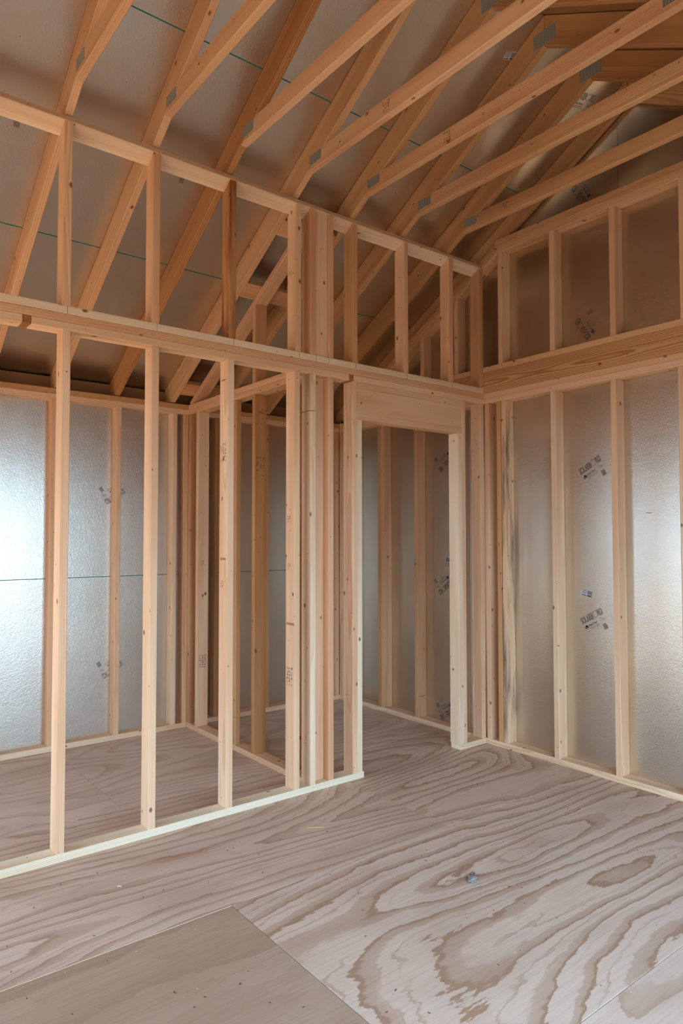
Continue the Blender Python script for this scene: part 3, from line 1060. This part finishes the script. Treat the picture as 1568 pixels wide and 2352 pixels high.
stamp(cw, (-1.43, 1.507, 1.25), w=.04, h=.04, rows=3, cols=3, seed=9, **NY)

stamp(t4, (-1.622, -0.783, 3.538), w=.055, h=.06, rows=4, cols=3, seed=11, **NX)
stamp(t5, (-1.200, -0.787, 3.538), w=.055, h=.06, rows=4, cols=3, seed=12, **NX)
stamp(t5, (-1.200, -1.030, 3.550), w=.02, h=.045, rows=4, cols=1, seed=13, **NX)
stamp(t7, (-0.350, -0.484, 3.545), w=.05, h=.05, rows=3, cols=3, seed=14, **NX)
RED = plain('red_crayon', (176, 52, 52), 0.8)
SMUDGE = plain('brown_smudge', (176, 122, 80), 0.85)
PENCIL = plain('pencil_line', (92, 74, 60), 0.85)


def strip(name, parent, origin, u, v, w, h, mat, n_=1):
    """lens-shaped thin mark lying on a face"""
    u, v = Vector(u).normalized(), Vector(v).normalized()
    v = (v - u * v.dot(u)).normalized()
    bm = bmesh.new()
    if n_ > 1:
        top, bot = [], []
        r = random.Random(int(abs(origin[2]) * 1000))
        for i in range(n_ + 1):
            t = i / n_
            hh = h / 2 * math.sin(math.pi * min(max(t, .02), .98))
            off = r.uniform(-.25, .25) * h
            top.append(bm.verts.new(((t - .5) * w, hh + off, 0)))
            bot.append(bm.verts.new(((t - .5) * w, -hh + off, 0)))
        for i in range(n_):
            bm.faces.new((bot[i], bot[i + 1], top[i + 1], top[i]))
    else:
        quad(bm, -w / 2, w / 2, -h / 2, h / 2, 0, 0)
    me = bpy.data.meshes.new(name)
    bm.to_mesh(me)
    bm.free()
    me.materials.append(mat)
    o = bpy.data.objects.new(name, me)
    return link(o, parent, frame(Vector(origin) + u.cross(v) * 0.0012, u, v))


for x in (-2.876, -2.448, -2.018, -1.594, -1.475, -1.382, -1.176, -0.748, -0.328):
    strip('pencil_line', pw, (x, 0, 2.486), (0, 0, 1), (-1, 0, 0), .036, .0018, PENCIL)
strip('crayon_mark', pt, (-2.050, 0.045, 2.285), (0, -1, 0.02), (0, 0, 1), .07, .006, RED, 5)
strip('crayon_mark', cw, (-1.43, 0.685, 2.27), (1, 0, -.25), (0, 0, 1), .055, .006, RED, 5)
strip('crayon_mark', wr, (0.045, 0.678, 0.20), (1, 0, .1), (0, 0, 1), .07, .006, RED, 5)
strip('wood_check', pt, (-0.272, 0.022, 0.235), (0, -.06, -1), (0, 1, 0), .16, .014, FLECK, 8)
strip('smudge', pt, (-1.625, 0.04, 0.955), (0, -1, 0), (0, 0, 1), .078, .014, SMUDGE)
strip('smudge', pt, (-2.050, 0.045, 1.33), (0, -1, 0), (0, 0, 1), .060, .012, SMUDGE)
strip('scuff_mark', wr, (W, -1.158, 1.585), (0, -1, .02), (0, 0, 1), .05, .004, STAMP, 7)
strip('scuff_mark', wr, (W, -1.125, 0.943), (0, -1, .12), (0, 0, 1), .11, .012, CURL, 9)

# ------------------------------------------------------------------ litter on the floor
rnd = random.Random(12)
bm = bmesh.new()
for k in range(300):
    x, y = rnd.uniform(-3.6, 0.0), rnd.uniform(-2.6, -.02)
    s, a = rnd.uniform(.0008, .0026), rnd.uniform(0, 6.28)
    L, w_ = s * rnd.uniform(1, 2.4), s * .5
    c, sn = math.cos(a), math.sin(a)
    vs = [bm.verts.new((x + u * c - v * sn, y + u * sn + v * c, z)) for z in (0.0003, 0.0016) for u, v in ((-L, -w_), (L, -w_), (L, w_), (-L, w_))]
    mi = 0 if rnd.random() < .7 else 1
    for q in ((4, 5, 6, 7), (0, 1, 5, 4), (1, 2, 6, 5), (2, 3, 7, 6), (3, 0, 4, 7)):
        bm.faces.new([vs[i] for i in q]).material_index = mi
me = bpy.data.meshes.new('sawdust_chips')
bm.to_mesh(me)
bm.free()
me.materials.append(FLECK)
me.materials.append(CURL)
o = bpy.data.objects.new('sawdust_chips', me)
COL.objects.link(o)
tag(o, 'scattered sawdust chips and dark flecks over the plywood floor', 'sawdust', kind='stuff')

# crumpled scrap of clear plastic
bm = bmesh.new()
bmesh.ops.create_icosphere(bm, subdivisions=3, radius=0.022)
for v in bm.verts:
    n = v.co.normalized()
    f = 1 + .35 * math.sin(9 * n.x + 3 * n.z) * math.cos(7 * n.y) + rnd.uniform(-.16, .16)
    v.co = Vector((n.x * .034 * f, n.y * .018 * f, max(n.z, -.3) * .012 * f))
zmin = min(v.co.z for v in bm.verts)
for v in bm.verts:
    v.co.z -= zmin
me = bpy.data.meshes.new('plastic_scrap')
bm.to_mesh(me)
bm.free()
me.materials.append(PLASTIC)
PLASTIC.node_tree.nodes['Principled BSDF'].inputs['Transmission Weight'].default_value = 0.75
for p_ in me.polygons:
    p_.use_smooth = True
o = bpy.data.objects.new('plastic_scrap', me)
COL.objects.link(o)
o.location = (-1.549, -1.23, 0.0)
o.rotation_euler = (0, 0, .5)
tag(o, 'small crumpled scrap of clear plastic on the plywood floor', 'scrap')


def sliver(name, x0, y0, x1, y1, w, t, mat, label, cat, bend=0.0):
    d = Vector((x1 - x0, y1 - y0, 0))
    L = d.length
    bm = bmesh.new()
    n = 8
    ring = []
    for i in range(n + 1):
        u = i / n
        ww = w * (0.35 + 0.65 * math.sin(math.pi * min(max(u, .06), .94)))
        off = bend * math.sin(math.pi * u)
        ring.append([bm.verts.new((u * L, off - ww / 2, 0)), bm.verts.new((u * L, off + ww / 2, 0)), bm.verts.new((u * L, off, t))])
    for a, b in zip(ring[:-1], ring[1:]):
        for i in range(3):
            j = (i + 1) % 3
            bm.faces.new((a[i], a[j], b[j], b[i]))
    bm.faces.new(ring[0])
    bm.faces.new(ring[-1][::-1])
    bmesh.ops.recalc_face_normals(bm, faces=bm.faces)
    me = bpy.data.meshes.new(name)
    bm.to_mesh(me)
    bm.free()
    me.materials.append(mat)
    o = bpy.data.objects.new(name, me)
    link(o, None, frame((x0, y0, 0.0002), d, (-d.y, d.x, 0)))
    return tag(o, label, cat)


sliver('wood_sliver', -1.805, -0.382, -1.731, -0.427, .005, .004, SLIVER, 'yellow wood sliver lying on the floor in front of the doorway jamb', 'wood sliver', .004)
sliver('wood_shaving', -2.752, -0.365, -2.738, -0.378, .005, .003, CURL, 'tiny curled pale shaving on the floor in front of the left partition studs', 'shaving', .006)
